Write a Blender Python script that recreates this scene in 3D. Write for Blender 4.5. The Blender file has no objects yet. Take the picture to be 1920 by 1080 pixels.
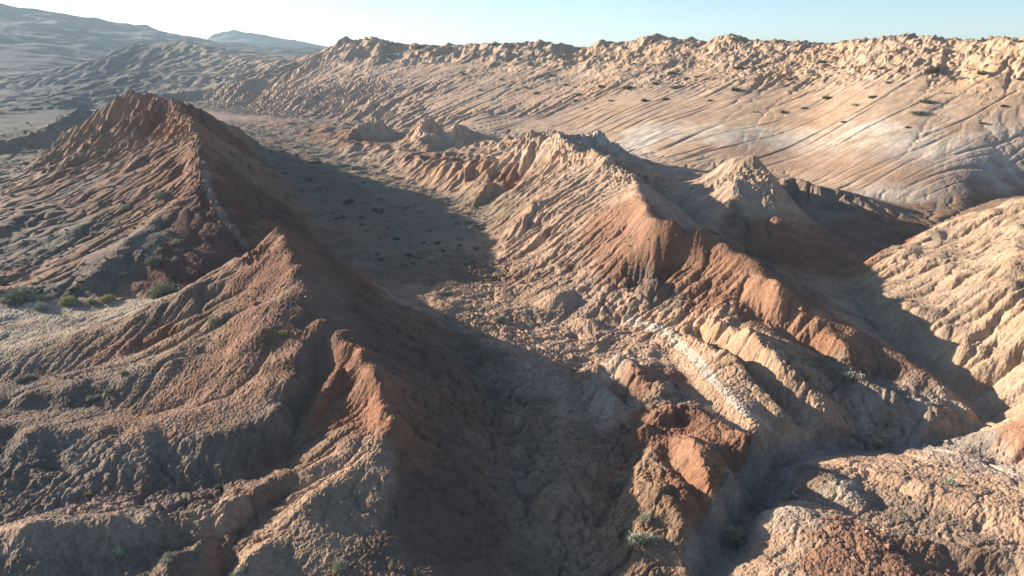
import bpy, math, random, time
import numpy as np
T0 = time.time()
HAZE_D = 0.00012
rng = np.random.default_rng(7)
random.seed(7)
sc = bpy.context.scene

# ---------------------------------------------------------------- camera
CAM_H = 30.0
PITCH = math.radians(17.0)
F = 1371.0                       # focal length in pixels of the 1920 px wide photograph
cam_d = bpy.data.cameras.new('camera')
cam_d.sensor_width = 36.0
cam_d.lens = 36.0 * F / 1920.0
cam_d.clip_start = 0.5
cam_d.clip_end = 20000.0
cam = bpy.data.objects.new('camera', cam_d)
cam.location = (0, 0, CAM_H)
cam.rotation_euler = (math.pi / 2 - PITCH, 0, 0)
sc.collection.objects.link(cam)
sc.camera = cam

# ---------------------------------------------------------------- light
SUN_AZ = math.radians(-61.5)     # measured from straight ahead, negative = left
SUN_EL = math.radians(13.2)
world = bpy.data.worlds.new('World')
sc.world = world
world.use_nodes = True
wn = world.node_tree
for n in list(wn.nodes):
    wn.nodes.remove(n)
w_out = wn.nodes.new('ShaderNodeOutputWorld')
w_bg = wn.nodes.new('ShaderNodeBackground')
w_sky = wn.nodes.new('ShaderNodeTexSky')
w_sky.sky_type = 'NISHITA'
w_sky.sun_disc = False
w_sky.sun_elevation = SUN_EL
w_sky.sun_rotation = SUN_AZ      # nishita: 0 = +Y, positive turns towards +X
w_sky.altitude = 900
w_sky.air_density = 1.0
w_sky.dust_density = 1.3
w_sky.ozone_density = 3.6
w_bg.inputs['Strength'].default_value = 0.074
wn.links.new(w_sky.outputs[0], w_bg.inputs[0])
wn.links.new(w_bg.outputs[0], w_out.inputs[0])

sun_dir = (math.sin(SUN_AZ) * math.cos(SUN_EL), math.cos(SUN_AZ) * math.cos(SUN_EL), math.sin(SUN_EL))
sl = bpy.data.lights.new('sun', 'SUN')
sl.energy = 5.0
sl.angle = math.radians(0.55)
sl.color = (1.0, 0.89, 0.76)
so = bpy.data.objects.new('sun', sl)
from mathutils import Vector
so.rotation_euler = Vector(sun_dir).to_track_quat('Z', 'Y').to_euler()
so.location = (-200, 120, 80)
sc.collection.objects.link(so)

sc.view_settings.view_transform = 'Standard'
sc.view_settings.look = 'None'
sc.view_settings.exposure = 1.6
sc.view_settings.gamma = 1.0
sc.render.engine = 'CYCLES'
sc.cycles.max_bounces = 6
sc.cycles.diffuse_bounces = 3
sc.cycles.volume_bounces = 1
sc.cycles.use_denoising = True

# ---------------------------------------------------------------- camera rays
cp, sp = math.cos(PITCH), math.sin(PITCH)
def ray(px, py):
    v = (540.0 - py) / F
    return ((px - 960.0) / F, cp + v * sp, -sp + v * cp)

def pt(p):
    """(px, py, z) or (px, py, None, distance) -> world xyz"""
    X, Y, Z = ray(p[0], p[1])
    t = p[3] if len(p) > 3 else (p[2] - CAM_H) / Z
    return (X * t, Y * t, CAM_H + Z * t)

# ---------------------------------------------------------------- the main landforms: crest lines and floor lines
LINES = []      # (owner, kind, [xyz...])
def crest(owner, *pts): LINES.append((owner, 'c', [pt(p) for p in pts]))
def low(owner, *pts): LINES.append((owner, 'v', [pt(p) for p in pts]))
def T(px, py, t): return (px, py, None, t)

# floors ------------------------------------------------------------
low('wash', (1240,1200,-.6),(1290,1130,-.3),(1330,1080,-.1),(1385,990,0),(1430,925,0),(1480,862,.1),(1560,845,.2),(1700,833,.3),(1830,822,.5))
low('wash', (1830,822,.5),(1860,790,.8),(1800,742,1.3),(1720,690,1.9),(1650,610,2.7),(1610,560,3.2),(1565,520,3.8),(1640,485,4.4),(1720,440,5.4),(1790,402,6.4),(1860,372,7.4),(2000,366,8),(2200,362,9))
low('valley', (560,262,3.9),(640,300,3.4),(700,330,3.2),(780,380,3.0),(850,430,2.7),(900,480,2.5),(900,530,2.3),(880,570,2.1),(980,600,1.8),(1080,640,1.6),(1160,720,1.4),(1190,800,1.0),(1200,860,.7),(1150,950,.4),(1090,1010,.2),(1030,1080,.0),(960,1200,-.4))
low('valley', (470,238,4.6),(530,275,3.8),(600,330,3.3),(620,400,3.0),(660,470,2.8),(740,530,2.4),(820,590,2.1),(900,680,1.8),(950,760,1.5),(1000,860,1.1),(1000,960,.8),(970,1080,.5),(940,1200,.1))
low('valley', (660,275,3.8),(760,350,3.1),(840,385,2.9),(905,420,2.8),(935,480,2.5),(960,545,2.2),(1040,585,2.1),(1150,600,2.2),(1230,640,2.2))
low('valley', (560,262,3.9),(500,240,4.5),(440,222,4.9),(400,208,5))
low('valley', (1000,620,1.8),(1060,680,1.5),(1110,760,1.2),(1150,850,.9))
low('flat', (-500,600,3.0),(-200,585,3.3),(0,572,3.7),(60,568,3.9),(170,556,4.0),(275,560,4.1),(330,552,4.4),(420,505,5.4),(462,472,6.3))
low('flat', (-500,660,2.8),(0,630,3.4),(100,612,3.6),(200,600,3.8),(260,582,4.0))
low('flat', (-600,480,3.0),(-200,420,3.2),(0,365,3.4),(40,320,3.7),(90,275,4.0),(150,235,4.6),(200,212,5.2),(300,195,None or 6))
low('flat', (-400,330,3.4),(0,300,3.4),(100,225,4.2),(180,195,5.5))
# left valley knolls, left mountain foot
crest('far_hill', (-150,285,5.0),(0,262,7),(60,250,8),(120,215,9),(170,203,10))
crest('far_hill', T(-300,180,450),T(0,205,420),T(80,190,430),T(150,180,440))
low('flat', T(-700,220,600),T(-200,195,560),T(0,175,600),T(100,165,620),T(190,160,640),T(240,165,640))
crest('mountain', T(-900,-60,1300),T(-400,-20,1350),T(-150,0,1400),T(0,2,1450),T(40,14,1480),T(70,18,1480),T(120,30,1500),T(165,37,1500),T(190,40,1550),T(215,48,1580),T(255,52,1600),T(275,50,1620),T(300,62,1650),T(335,72,1700),T(370,86,1800),T(400,104,1850),T(480,118,1900))
crest('mountain', T(-300,90,800),T(-60,98,850),T(60,120,850),T(130,150,800))
low('mountain', T(-100,60,1000),T(60,80,1050),T(150,100,1000),T(215,125,950),T(235,150,800))
crest('butte', T(360,100,2300),T(385,80,2300),T(400,62,2300),T(418,56,2300),T(440,54,2300),T(475,59,2300),T(520,69,2300),T(560,78,2350),T(610,90,2400),T(700,105,2500))
low('mountain', T(400,108,2050),T(470,119,2050),T(560,120,2100),T(700,122,2100))
for px in range(-900, 3000, 300):
    pass
low('mountain', T(-1400,60,2800),T(200,105,3000),T(1000,112,3000),T(2600,110,3000))
# big left ridge ------------------------------------------------------
crest('left_ridge', T(225,183,186),T(238,175,186),T(255,171,185),T(285,176,182),T(320,190,178),T(350,215,152),T(374,250,138),T(378,300,121),T(386,340,113),T(402,385,106.5),T(430,420,102),T(465,468,98))
crest('left_ridge', T(320,190,178),T(360,200,178),T(388,219,180),T(420,236,192),T(445,248,205),T(480,262,228))
crest('left_ridge', T(225,183,186),T(190,205,192),T(150,232,200),T(105,262,212))
crest('left_ridge', T(374,348,112),T(320,388,106),(262,432,8.5),(205,488,6.7),(165,525,5.2),(110,540,4.6))
crest('left_ridge', T(340,240,150),(270,300,13.0),(190,350,9.6),(100,405,7.0),(30,470,5.2),(-60,500,4.2))
crest('left_ridge', T(280,200,172),(190,265,12.0),(100,320,8.0),(20,365,5.0))
low('left_ridge', (330,330,11.8),(250,385,8.6),(160,440,6.2),(60,505,4.2),(-30,545,3.4))
low('left_ridge', (290,255,13.8),(200,310,9.4),(110,360,6.2),(20,410,4.0))
crest('left_ridge', (330,370,10.4),(240,425,7.5),(150,480,5.4),(70,520,4.4))
low('valley', (640,490,2.8),(600,430,3.0),(560,360,3.2),(520,300,3.5),(495,272,4.0))
# foreground hill P2 -> P3 -> P4 --------------------------------------
crest('front_hill', (537,431,11.6),(500,450,10.7),(465,470,9.8),(430,500,8.8),(380,533,7.6),(330,560,6.3),(260,590,5.1),(150,622,4.2),(0,655,3.6),(-200,690,3.1))
crest('front_hill', (537,431,11.6),(553,480,11.0),(568,530,9.8),(577,580,8.4),(577,640,6.8),(560,710,5.4),(535,765,4.5),(480,800,4.0),(400,812,3.6),(320,822,3.4),(270,820,3.4),(190,802,3.5),(130,806,3.4),(40,808,3.2),(-80,800,3.0),(-300,780,2.7))
low('front_hill', (655,690,5.3),(632,735,4.4),(606,790,3.4),(570,850,2.3),(500,888,1.9),(410,905,1.9),(300,930,1.8),(180,936,1.8),(60,965,1.6),(-100,1010,1.3),(-300,1040,1.0))
low('front_hill', (600,655,6.2),(592,720,4.9),(572,780,3.5),(548,830,2.6),(520,870,2.1))
crest('front_hill', (590,600,7.9),(615,628,7.1),(645,646,7.2),(668,652,7.5),(650,678,6.1),(622,725,5.2),(600,770,4.3),(585,810,3.4))
crest('front_hill', (668,652,7.5),(680,680,6.9),(695,698,7.0),(715,735,6.3),(742,785,5.6),(765,850,4.0),(800,925,2.6),(840,1000,1.6),(890,1080,.8))
crest('front_hill', (742,785,5.1),(690,850,4.4),(630,900,3.6),(560,965,2.9),(500,1020,2.3),(440,1080,1.8),(380,1180,1.0))
low('front_hill', (680,760,4.9),(640,830,3.9),(570,900,2.6),(470,965,1.7),(445,1010,1.2),(430,1080,.7),(400,1200,.0))
crest('front_hill', (620,860,4.0),(560,885,3.3),(505,900,2.8),(450,935,2.5),(370,955,2.5),(300,962,2.6),(200,975,2.6),(90,985,2.4),(0,990,2.3),(-150,1010,2.0))
low('front_hill', (420,1010,1.3),(330,1035,1.2),(230,1060,1.1),(100,1090,.9),(-60,1130,.6))
crest('front_hill', (400,1020,1.5),(330,1062,1.7),(280,1095,1.5),(180,1180,.9))
crest('front_hill', (760,850,4.0),(700,930,3.2),(650,1000,2.5),(610,1080,1.8))
low('front_hill', (400,585,6.3),(300,645,3.9),(150,692,2.9),(0,722,2.3),(-200,760,1.8))
low('front_hill', (490,620,7.2),(430,690,5.0),(370,750,3.3),(280,785,2.5),(160,770,2.4),(40,765,2.2),(-100,770,2.0))
crest('front_hill', (470,590,7.6),(400,640,5.7),(310,690,4.4),(200,712,3.7),(80,730,3.2),(-60,750,2.6))
# lower middle mounds, pale dyke ---------------------------------------
crest('dyke', (1205,600,2.6),(1250,622,2.9),(1300,668,3.0),(1350,728,3.0),(1400,775,2.9),(1440,802,2.7))
low('middle', (1320,640,2.6),(1370,690,2.0),(1430,750,1.3),(1490,810,.6),(1510,838,.3))
low('middle', (1250,660,2.3),(1320,740,2.2),(1370,790,2.2),(1400,830,2.2))
crest('mound', (1120,672,2.9),(1160,662,3.6),(1205,688,3.7),(1250,715,3.4),(1275,735,2.6))
crest('mound', (1110,705,2.4),(1150,735,2.6),(1190,765,2.2))
crest('mound', (1210,785,2.6),(1260,765,3.2),(1320,775,3.2),(1370,800,3.3))
crest('mound', (1215,850,2.1),(1265,815,3.1),(1310,830,3.9),(1350,850,3.9),(1372,890,3.1),(1385,930,2.0))
crest('mound', (1385,805,3.6),(1425,830,3.3),(1445,855,2.0))
crest('mound', (1300,840,3.8),(1330,890,3.5),(1345,940,2.6),(1352,985,1.4))
crest('mound', (1200,880,2.2),(1235,900,3.0),(1262,930,3.1),(1290,985,2.3),(1305,1035,1.4))
crest('mound', (1230,860,2.4),(1290,905,3.0),(1320,950,2.4))
low('middle', (1245,850,1.7),(1310,940,1.5),(1330,1000,.6))
low('middle', (1140,800,1.2),(1230,820,1.5),(1270,850,1.8))
low('middle', (1090,740,1.3),(1200,800,1.5),(1300,800,2.2))
crest('mound', (1020,556,2.9),(1045,548,3.9),(1075,562,2.8))
crest('mound', (1085,596,2.5),(1100,588,3.1),(1118,597,2.5))
crest('mound', (900,660,2.4),(940,648,3.2),(970,680,2.6),(1010,740,2.0))
crest('mound', (930,790,2.0),(985,755,2.7),(1040,790,2.2),(1080,850,1.6))
crest('mound', (1010,930,1.6),(1060,880,2.0),(1110,900,1.2))
crest('mound', (1150,1010,1.0),(1200,1000,1.6),(1270,1030,1.5),(1310,1090,.9))
# lower right plates ----------------------------------------------------
crest('plate', (1478,878,1.2),(1510,875,1.9),(1570,905,2.2),(1620,930,1.9),(1650,955,1.2))
crest('plate', (1420,1000,1.2),(1455,955,2.1),(1490,945,2.6),(1530,965,2.7),(1600,1000,2.7),(1660,1040,2.7),(1720,1080,2.5),(1800,1180,2))
low('plate', (1500,925,.9),(1550,945,1.3),(1620,975,1.6),(1700,1010,1.7),(1790,1060,1.7),(1900,1110,1.6))
crest('plate', (1560,855,1.0),(1600,870,2.0),(1700,900,2.6),(1800,930,3.0),(1900,960,3.4),(2050,1000,4.0))
low('plate', (1630,900,1.5),(1700,940,1.9),(1780,965,2.3),(1880,1010,2.4),(2000,1060,2.6))
crest('plate', (1560,960,2.1),(1640,985,2.4),(1760,1020,2.7),(1900,1050,3.2),(2050,1090,3.6))
crest('plate', (1700,850,1.3),(1780,860,2.0),(1860,880,2.5),(1960,900,3.2))
crest('plate', (1400,1060,1.0),(1480,1060,1.9),(1560,1100,2.2),(1640,1180,2.2))
crest('plate', (1835,815,1.8),(1880,800,3.2),(1930,795,4.2),(2000,780,5.2))
low('plate', (1850,850,1.4),(1920,870,2.4))
low('plate', (2100,1200,2.5),(1700,1200,1.4))
# central ridge ----------------------------------------------------------
crest('central', (1855,803,1.2),(1770,735,2.9),(1700,675,3.9),(1620,632,4.9),(1560,595,5.9),(1530,570,6.5),(1465,555,7.2),(1440,515,8.1),(1400,478,9.3),(1352,448,10.2),(1290,432,10.9),(1245,415,11.4),(1215,375,12.2),(1196,330,13.2),(1170,318,13.6),(1140,292,15.0),(1108,284,15.2),(1085,292,14.0),(1062,272,15.0),(1045,250,16.2),(1022,262,14.4),(1000,245,15.8),(978,268,13.4),(955,288,11.0),(915,318,8.2),(880,345,4.6))
crest('central', (1310,575,4.6),(1400,628,5.2),(1480,680,4.6),(1540,740,3.2),(1595,815,.9))
low('central', (1440,590,4.9),(1540,668,3.2),(1640,742,1.8),(1715,800,.7))
crest('central', (1540,600,5.8),(1580,665,4.2),(1650,720,3.3),(1740,775,2.2),(1820,805,1.1))
crest('central', (1352,448,10.2),(1300,500,7.2),(1230,530,5.4),(1190,545,3.8))
crest('central', (1440,515,8.6),(1390,560,6.2),(1330,600,4.4))
crest('central', (1215,375,12.2),(1170,430,8.8),(1120,480,6.0),(1040,520,3.6))
crest('central', (1090,282,15.0),(1040,350,10.0),(980,410,6.5),(940,450,3.6))
low('central', (960,365,4.2),(900,392,3.0),(915,420,2.8))
crest('central', (1270,625,3.2),(1330,640,4.2),(1400,690,3.8),(1480,770,2.6),(1520,815,1.2))
low('central', (1290,480,7.6),(1250,560,3.4))
# rock pyramid behind the ridge, second spine --------------------------------
crest('pyramid', (1180,322,10.0),(1230,322,10.6),(1275,350,8.8),(1300,348,9.4),(1350,322,12.2),(1385,294,15.4),(1412,290,15.9),(1440,316,13.9),(1470,362,10.8),(1500,410,8.2),(1530,460,6.0),(1555,505,4.4))
crest('pyramid', (1403,300,15.0),(1380,370,10.8),(1350,420,8.0))
crest('pyramid', (1440,316,13.9),(1462,400,9.0),(1475,450,6.8))
low('behind', (1225,360,8.5),(1290,400,7.6),(1380,450,6.6),(1450,490,5.8),(1520,525,4.4),(1560,540,3.6))
crest('pyramid', (1085,262,14.2),(1118,250,15.4),(1150,268,14.0),(1190,300,10.8),(1225,318,9.0))
crest('behind', (1480,332,10.6),(1560,350,9.8),(1640,375,8.0),(1700,410,6.4))
low('behind', (1490,375,7.2),(1560,430,5.6),(1610,470,4.6))
# foot of the great wall
low('wallfoot', (1800,396,6.6),(1700,385,6.8),(1600,368,7.0),(1480,330,7.6),(1380,322,7.8),(1290,318,7.8),(1220,300,8.0),(1140,280,8.2),(1060,262,8.4),(960,250,8.2),(900,262,7.0),(860,262,6.4))
low('wallfoot', (860,262,6.4),(800,255,6.0),(740,248,5.6),(680,236,5.6),(600,226,5.6),(540,218,5.6),(480,208,5.6),(420,200,5.8),(370,190,7))
# tan rock hills and chain of red mounds in the far valley
crest('rock_hill', (765,275,6.0),(790,240,11.4),(806,217,14.0),(818,235,12.0),(832,262,7.4))
low('valley', (752,262,5.0),(740,285,4.4))
low('valley', (812,292,4.8),(838,268,6.0),(834,245,7.4))
crest('rock_hill', (800,290,5.5),(830,250,9.4),(850,232,12.8),(880,245,10.2),(905,252,8.4))
crest('rock_hill', (655,262,5.4),(680,235,9.4),(700,219,12.0),(712,222,11.6),(735,250,6.6))
low('valley', (650,268,4.4),(670,262,4.8),(740,262,4.8))
crest('rock_hill', (610,243,6.0),(635,225,8.0),(655,238,6.4))
crest('rock_hill', (905,300,6.4),(930,270,9.8),(950,262,11.0),(980,262,12.4))
crest('red_mound', (718,283,5.4),(760,282,6.6),(800,300,6.8),(835,318,6.6),(860,322,6.8),(885,318,7.4),(905,335,6.0))
crest('red_mound', (885,385,3.6),(915,345,7.0),(932,333,8.2),(948,343,7.0),(962,355,5.0))
crest('red_mound', (655,282,4.4),(680,264,6.4),(700,278,4.8))
crest('red_mound', (700,285,4.4),(722,270,6.2),(738,275,5.4))
crest('red_mound', (640,270,4.6),(650,262,5.6),(662,272,4.6))
crest('red_mound', (600,262,4.4),(615,252,5.6),(630,262,4.6))
crest('red_mound', (560,250,4.6),(575,240,6.0),(595,250,5.0))
crest('red_mound', (510,236,5.0),(530,226,6.4),(550,236,5.4))
crest('red_mound', (460,222,5.4),(490,214,6.6),(510,222,5.8))
low('valley', (700,305,3.3),(760,330,3.2),(830,365,3.0),(870,380,2.9))
# tan hill at the right edge
crest('tan_hill', (1556,523,3.9),(1620,500,5.2),(1700,452,7.6),(1750,428,9.0),(1800,404,10.4),(1860,388,11.6),(1920,376,12.8),(2050,350,15),(2300,330,18))
crest('tan_hill', (1600,530,4.4),(1650,548,4.8),(1720,585,5.4),(1800,645,4.6),(1850,700,3.2))
crest('tan_hill', (1930,600,7.5),(1900,500,10.0),(1920,420,12.2))
low('tan_hill', (1960,740,4.0),(1900,745,2.6),(1850,735,1.8))
crest('tan_hill', (2000,700,6.0),(2100,600,10.0),(2200,500,14))
# the great wall
WALL = [(2600,40,190),(2300,60,195),(2100,80,200),(2000,82,205),(1920,84,212),(1880,78,216),(1830,86,220),(1790,88,224),(1740,74,228),(1690,70,231),(1640,72,234),(1600,80,238),(1570,90,242),(1520,89,246),(1470,84,250),(1430,78,253),(1380,69,256),(1345,76,260),(1310,86,265),(1270,84,270),(1235,74,275),(1195,80,285),(1150,80,295),(1125,84,303),(1095,90,312),(1075,96,318),(1050,88,324),(1020,84,332),(990,86,340),(960,84,350),(925,82,362),(890,88,375),(855,90,388),(825,86,400),(790,84,412),(760,88,422),(725,82,434),(690,73,446),(655,72,455),(630,80,465),(610,93,480),(585,104,500),(550,112,530),(510,118,570),(470,114,620),(430,108,670),(400,98,720),(370,84,760),(340,74,790),(310,80,800),(280,84,800),(255,76,800),(215,90,760),(190,110,720),(170,135,680)]
_wx = [450, 600, 700, 900, 1100, 1300, 1500, 1700, 1920, 2100, 2300, 2600]; _wt = [650, 500, 465, 405, 345, 288, 238, 197, 166, 148, 132, 115]
WALL = [(a_, b_, float(np.interp(a_, _wx, _wt)) if a_ > 560 else c_) for a_, b_, c_ in WALL]
crest('wall', *[T(*w) for w in WALL])
# rear of the wall, so that it is a ridge and not a plateau
low('wall_back', T(2600,100,330),T(2000,105,360),T(1600,108,440),T(1200,110,560),T(900,112,700),T(650,112,900),T(480,116,1050),T(400,115,1150),T(300,110,1200))
crest('wall', T(185,165,520),T(240,140,560),T(330,120,640),T(380,125,640))
crest('wall', T(450,160,470),T(420,130,600))
low('wall', T(300,175,470),T(380,165,520),T(420,160,520))
crest('wall', T(600,170,385),T(640,130,430),T(670,85,448))

# ---------------------------------------------------------------- noise
def _hash(ix, iy, seed):
    h = (ix.astype(np.int64) * 374761393 + iy.astype(np.int64) * 668265263 + seed * 2147483647) & 0xffffffff
    h = ((h ^ (h >> 13)) * 1274126177) & 0xffffffff
    h = h ^ (h >> 16)
    return h
def _h01(ix, iy, seed):
    return (_hash(ix, iy, seed) & 0xffffff).astype(np.float32) / 16777216.0
_GT = np.linspace(0, 2 * np.pi, 256, endpoint=False)
_GX, _GY = np.cos(_GT).astype(np.float32), np.sin(_GT).astype(np.float32)
def perlin(x, y, seed=0):
    x0 = np.floor(x); y0 = np.floor(y)
    fx = (x - x0).astype(np.float32); fy = (y - y0).astype(np.float32)
    ix = x0.astype(np.int64); iy = y0.astype(np.int64)
    ux = fx * fx * fx * (fx * (fx * 6 - 15) + 10); uy = fy * fy * fy * (fy * (fy * 6 - 15) + 10)
    def g(dx, dy):
        h = _hash(ix + dx, iy + dy, seed) & 255
        return _GX[h] * (fx - dx) + _GY[h] * (fy - dy)
    a = g(0, 0); b = g(1, 0); c = g(0, 1); d = g(1, 1)
    return ((a + ux * (b - a)) * (1 - uy) + (c + ux * (d - c)) * uy) * 1.5
def fbm(x, y, octv, seed=0, gain=0.5, ridged=False):
    s = np.zeros(x.shape, np.float32); a = 1.0
    for o in range(octv):
        n = perlin(x * 2 ** o + o * 17.3, y * 2 ** o - o * 9.1, seed + o)
        s += a * (1 - 2 * np.abs(n) if ridged else n)
        a *= gain
    return s
def worley(x, y, seed=0):
    """F1 and F2 distances and the id of the nearest cell"""
    x0 = np.floor(x).astype(np.int64); y0 = np.floor(y).astype(np.int64)
    f1 = np.full(x.shape, 9.0, np.float32); f2 = f1.copy(); cid = np.zeros(x.shape, np.float32)
    for dx in (-1, 0, 1):
        for dy in (-1, 0, 1):
            cx = x0 + dx; cy = y0 + dy
            d = np.hypot(cx + _h01(cx, cy, seed) - x, cy + _h01(cx, cy, seed + 1) - y).astype(np.float32)
            near = d < f1
            f2 = np.where(near, f1, np.minimum(f2, d))
            cid = np.where(near, _h01(cx, cy, seed + 2), cid)
            f1 = np.where(near, d, f1)
    return f1, f2, cid
def sstep(a, b, x):
    t = np.clip((x - a) / (b - a), 0, 1)
    return t * t * (3 - 2 * t)

# ---------------------------------------------------------------- interpolate between the lines on a log-polar grid
TH0, TH1 = -1.10, 1.10
U0, U1 = math.log(16.0), math.log(3200.0)
def dens(pts, step=0.004):
    out = []
    for a, b in zip(pts[:-1], pts[1:]):
        a = np.array(a); b = np.array(b)
        ra = math.hypot(a[0], a[1]); L = math.hypot(*(b - a)[:2])
        n = max(2, int(L / (ra * step)))
        s = np.linspace(0, 1, n, endpoint=False)[:, None]
        out.append(a + (b - a) * s)
    out.append(np.array(pts[-1])[None])
    return np.concatenate(out)
SAMPLES = []
for k, (own, kind, pts) in enumerate(LINES):
    s = dens(pts)
    r = np.hypot(s[:, 0], s[:, 1])
    # natural wander of the lines, about one percent of the distance
    if own not in ('wall', 'mountain', 'butte', 'left_ridge', 'rock_hill', 'red_mound'):
        amp = 0.012 * r
        f = 18.0 / r
        s[:, 0] += amp * perlin(s[:, 0] * f, s[:, 1] * f, 300)
        s[:, 1] += amp * perlin(s[:, 0] * f, s[:, 1] * f, 301)
    if kind == 'c' and own in ('front_hill', 'central', 'left_ridge', 'tan_hill', 'pyramid'):
        s[:, 2] += .45 * perlin(s[:, 0] * .2, s[:, 1] * .2, 312) + .55 * perlin(s[:, 0] * .45, s[:, 1] * .45, 310) + .3 * perlin(s[:, 0] * 1.3, s[:, 1] * 1.3, 311)
    SAMPLES.append((own, kind, np.arctan2(s[:, 0], s[:, 1]), np.log(np.hypot(s[:, 0], s[:, 1])), s[:, 2]))
def raster(step, sel=lambda o, k: True):
    nx = int(round((TH1 - TH0) / step)) + 1; ny = int(round((U1 - U0) / step)) + 1
    acc = np.zeros(nx * ny); cnt = np.zeros(nx * ny)
    for own, kind, th, u, z in SAMPLES:
        if not sel(own, kind): continue
        i = np.round((th - TH0) / step).astype(int); j = np.round((u - U0) / step).astype(int)
        ok = (i >= 0) & (i < nx) & (j >= 0) & (j < ny)
        idx = j[ok] * nx + i[ok]
        acc += np.bincount(idx, z[ok], nx * ny); cnt += np.bincount(idx, minlength=nx * ny)
    m = cnt > 0
    v = np.where(m, acc / np.maximum(cnt, 1), 0)
    return m.reshape(ny, nx), v.reshape(ny, nx), nx, ny
def resize(a, ny, nx):
    y = np.linspace(0, a.shape[0] - 1, ny); x = np.linspace(0, a.shape[1] - 1, nx)
    j = np.minimum(y.astype(int), a.shape[0] - 2); i = np.minimum(x.astype(int), a.shape[1] - 2)
    fy = (y - j)[:, None]; fx = (x - i)[None]
    r0 = a[j] * (1 - fy) + a[j + 1] * fy
    return r0[:, i] * (1 - fx) + r0[:, i + 1] * fx
def relax(sel=lambda o, k: True, fine=0.006):
    h = None
    for step in (0.096, 0.048, 0.024, 0.012, 0.006):
        if step < fine - 1e-9: break
        m, v, nx, ny = raster(step, sel)
        h = np.full((ny, nx), v[m].mean()) if h is None else resize(h, ny, nx)
        h[m] = v[m]
        for it in range(600 if step > 0.02 else 300):
            p = np.pad(h, 1, mode='edge')
            n = 0.25 * (p[:-2, 1:-1] + p[2:, 1:-1] + p[1:-1, :-2] + p[1:-1, 2:])
            h = np.where(m, v, n)
    return h
H0 = relax()
# the great wall falls evenly from its crest to its foot
_th = TH0 + (TH1 - TH0) / (H0.shape[1] - 1) * np.arange(H0.shape[1]); _r = np.exp(np.linspace(U0, U1, H0.shape[0]))[:, None]
def polar_line(pp):
    q = np.array([pt(p) for p in pp]); a = np.arctan2(q[:, 0], q[:, 1]); o = np.argsort(a)
    return np.interp(_th, a[o], np.hypot(q[o, 0], q[o, 1])), np.interp(_th, a[o], q[o, 2])
fr, fz = polar_line([(600,226,5.6),(680,236,5.6),(740,248,5.6),(800,255,6.0),(860,262,6.4),(900,262,7.0),(960,250,8.2),(1060,262,8.4),(1140,280,8.2),(1220,300,8.0),(1290,318,7.8),(1380,322,7.8),(1480,330,7.6),(1600,368,7.0),(1700,385,6.8),(1800,396,6.6),(1860,372,7.4),(2000,366,8),(2200,362,9),(2700,355,10)])
kr, kz = polar_line([T(*w) for w in WALL if w[0] > 590])
_t = (_r - fr[None]) / np.maximum(kr - fr, 5)[None]
_lin = fz[None] + (kz - fz)[None] * (.9 * np.clip(_t, 0, 1) + .1 * np.clip(_t, 0, 1) ** 2)
_w = sstep(0, .12, _t) * (_t < 1.0) * sstep(math.atan((600 - 960) / F), math.atan((760 - 960) / F), _th)[None]
H0 = H0 * (1 - _w) + _lin * _w
HF = relax(lambda o, k: k == 'v' and o not in ('left_ridge', 'front_hill', 'central', 'tan_hill', 'wall', 'wall_back', 'plate', 'behind'), fine=0.024)
print('relaxed', round(time.time() - T0, 1))

def catmull(a, y, x):
    """bicubic sample of a at row positions y (1d) and column positions x (1d)"""
    def w(f):
        return [(-f + 2 * f * f - f ** 3) / 2, (2 - 5 * f * f + 3 * f ** 3) / 2, (f + 4 * f * f - 3 * f ** 3) / 2, (-f * f + f ** 3) / 2]
    j = np.clip(np.floor(y).astype(int), 0, a.shape[0] - 1); fy = np.clip(y - j, 0, 1)
    i = np.clip(np.floor(x).astype(int), 0, a.shape[1] - 1); fx = np.clip(x - i, 0, 1)
    wy = w(fy); wx = w(fx)
    r = sum(wy[k][:, None] * a[np.clip(j + k - 1, 0, a.shape[0] - 1)] for k in range(4))
    return sum(wx[k][None] * r[:, np.clip(i + k - 1, 0, a.shape[1] - 1)] for k in range(4)).astype(np.float32)

# ---------------------------------------------------------------- world-space brushes
def height_at(x, y, H=None, box=None):
    H = H0 if H is None else H
    t0, u0, st = box or (TH0, U0, (TH1 - TH0) / (H0.shape[1] - 1))
    fx = (np.arctan2(x, y) - t0) / st; fy = (np.log(np.hypot(x, y)) - u0) / st
    i = np.clip(np.floor(fx).astype(int), 0, H.shape[1] - 2); j = np.clip(np.floor(fy).astype(int), 0, H.shape[0] - 2)
    fx = np.clip(fx - i, 0, 1); fy = np.clip(fy - j, 0, 1)
    return (H[j, i] * (1 - fx) + H[j, i + 1] * fx) * (1 - fy) + (H[j + 1, i] * (1 - fx) + H[j + 1, i + 1] * fx) * fy
TS = np.exp(np.linspace(math.log(25), math.log(2900), 6000))
def hit(px, py, H=None, box=None):
    X, Y, Z = ray(px, py)
    h = height_at(X * TS, Y * TS, H, box)
    b = (CAM_H + Z * TS) < h
    if not b.any(): return None
    k = int(np.argmax(b)); t = TS[k]
    return (X * t, Y * t, float(h[k]))
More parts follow.
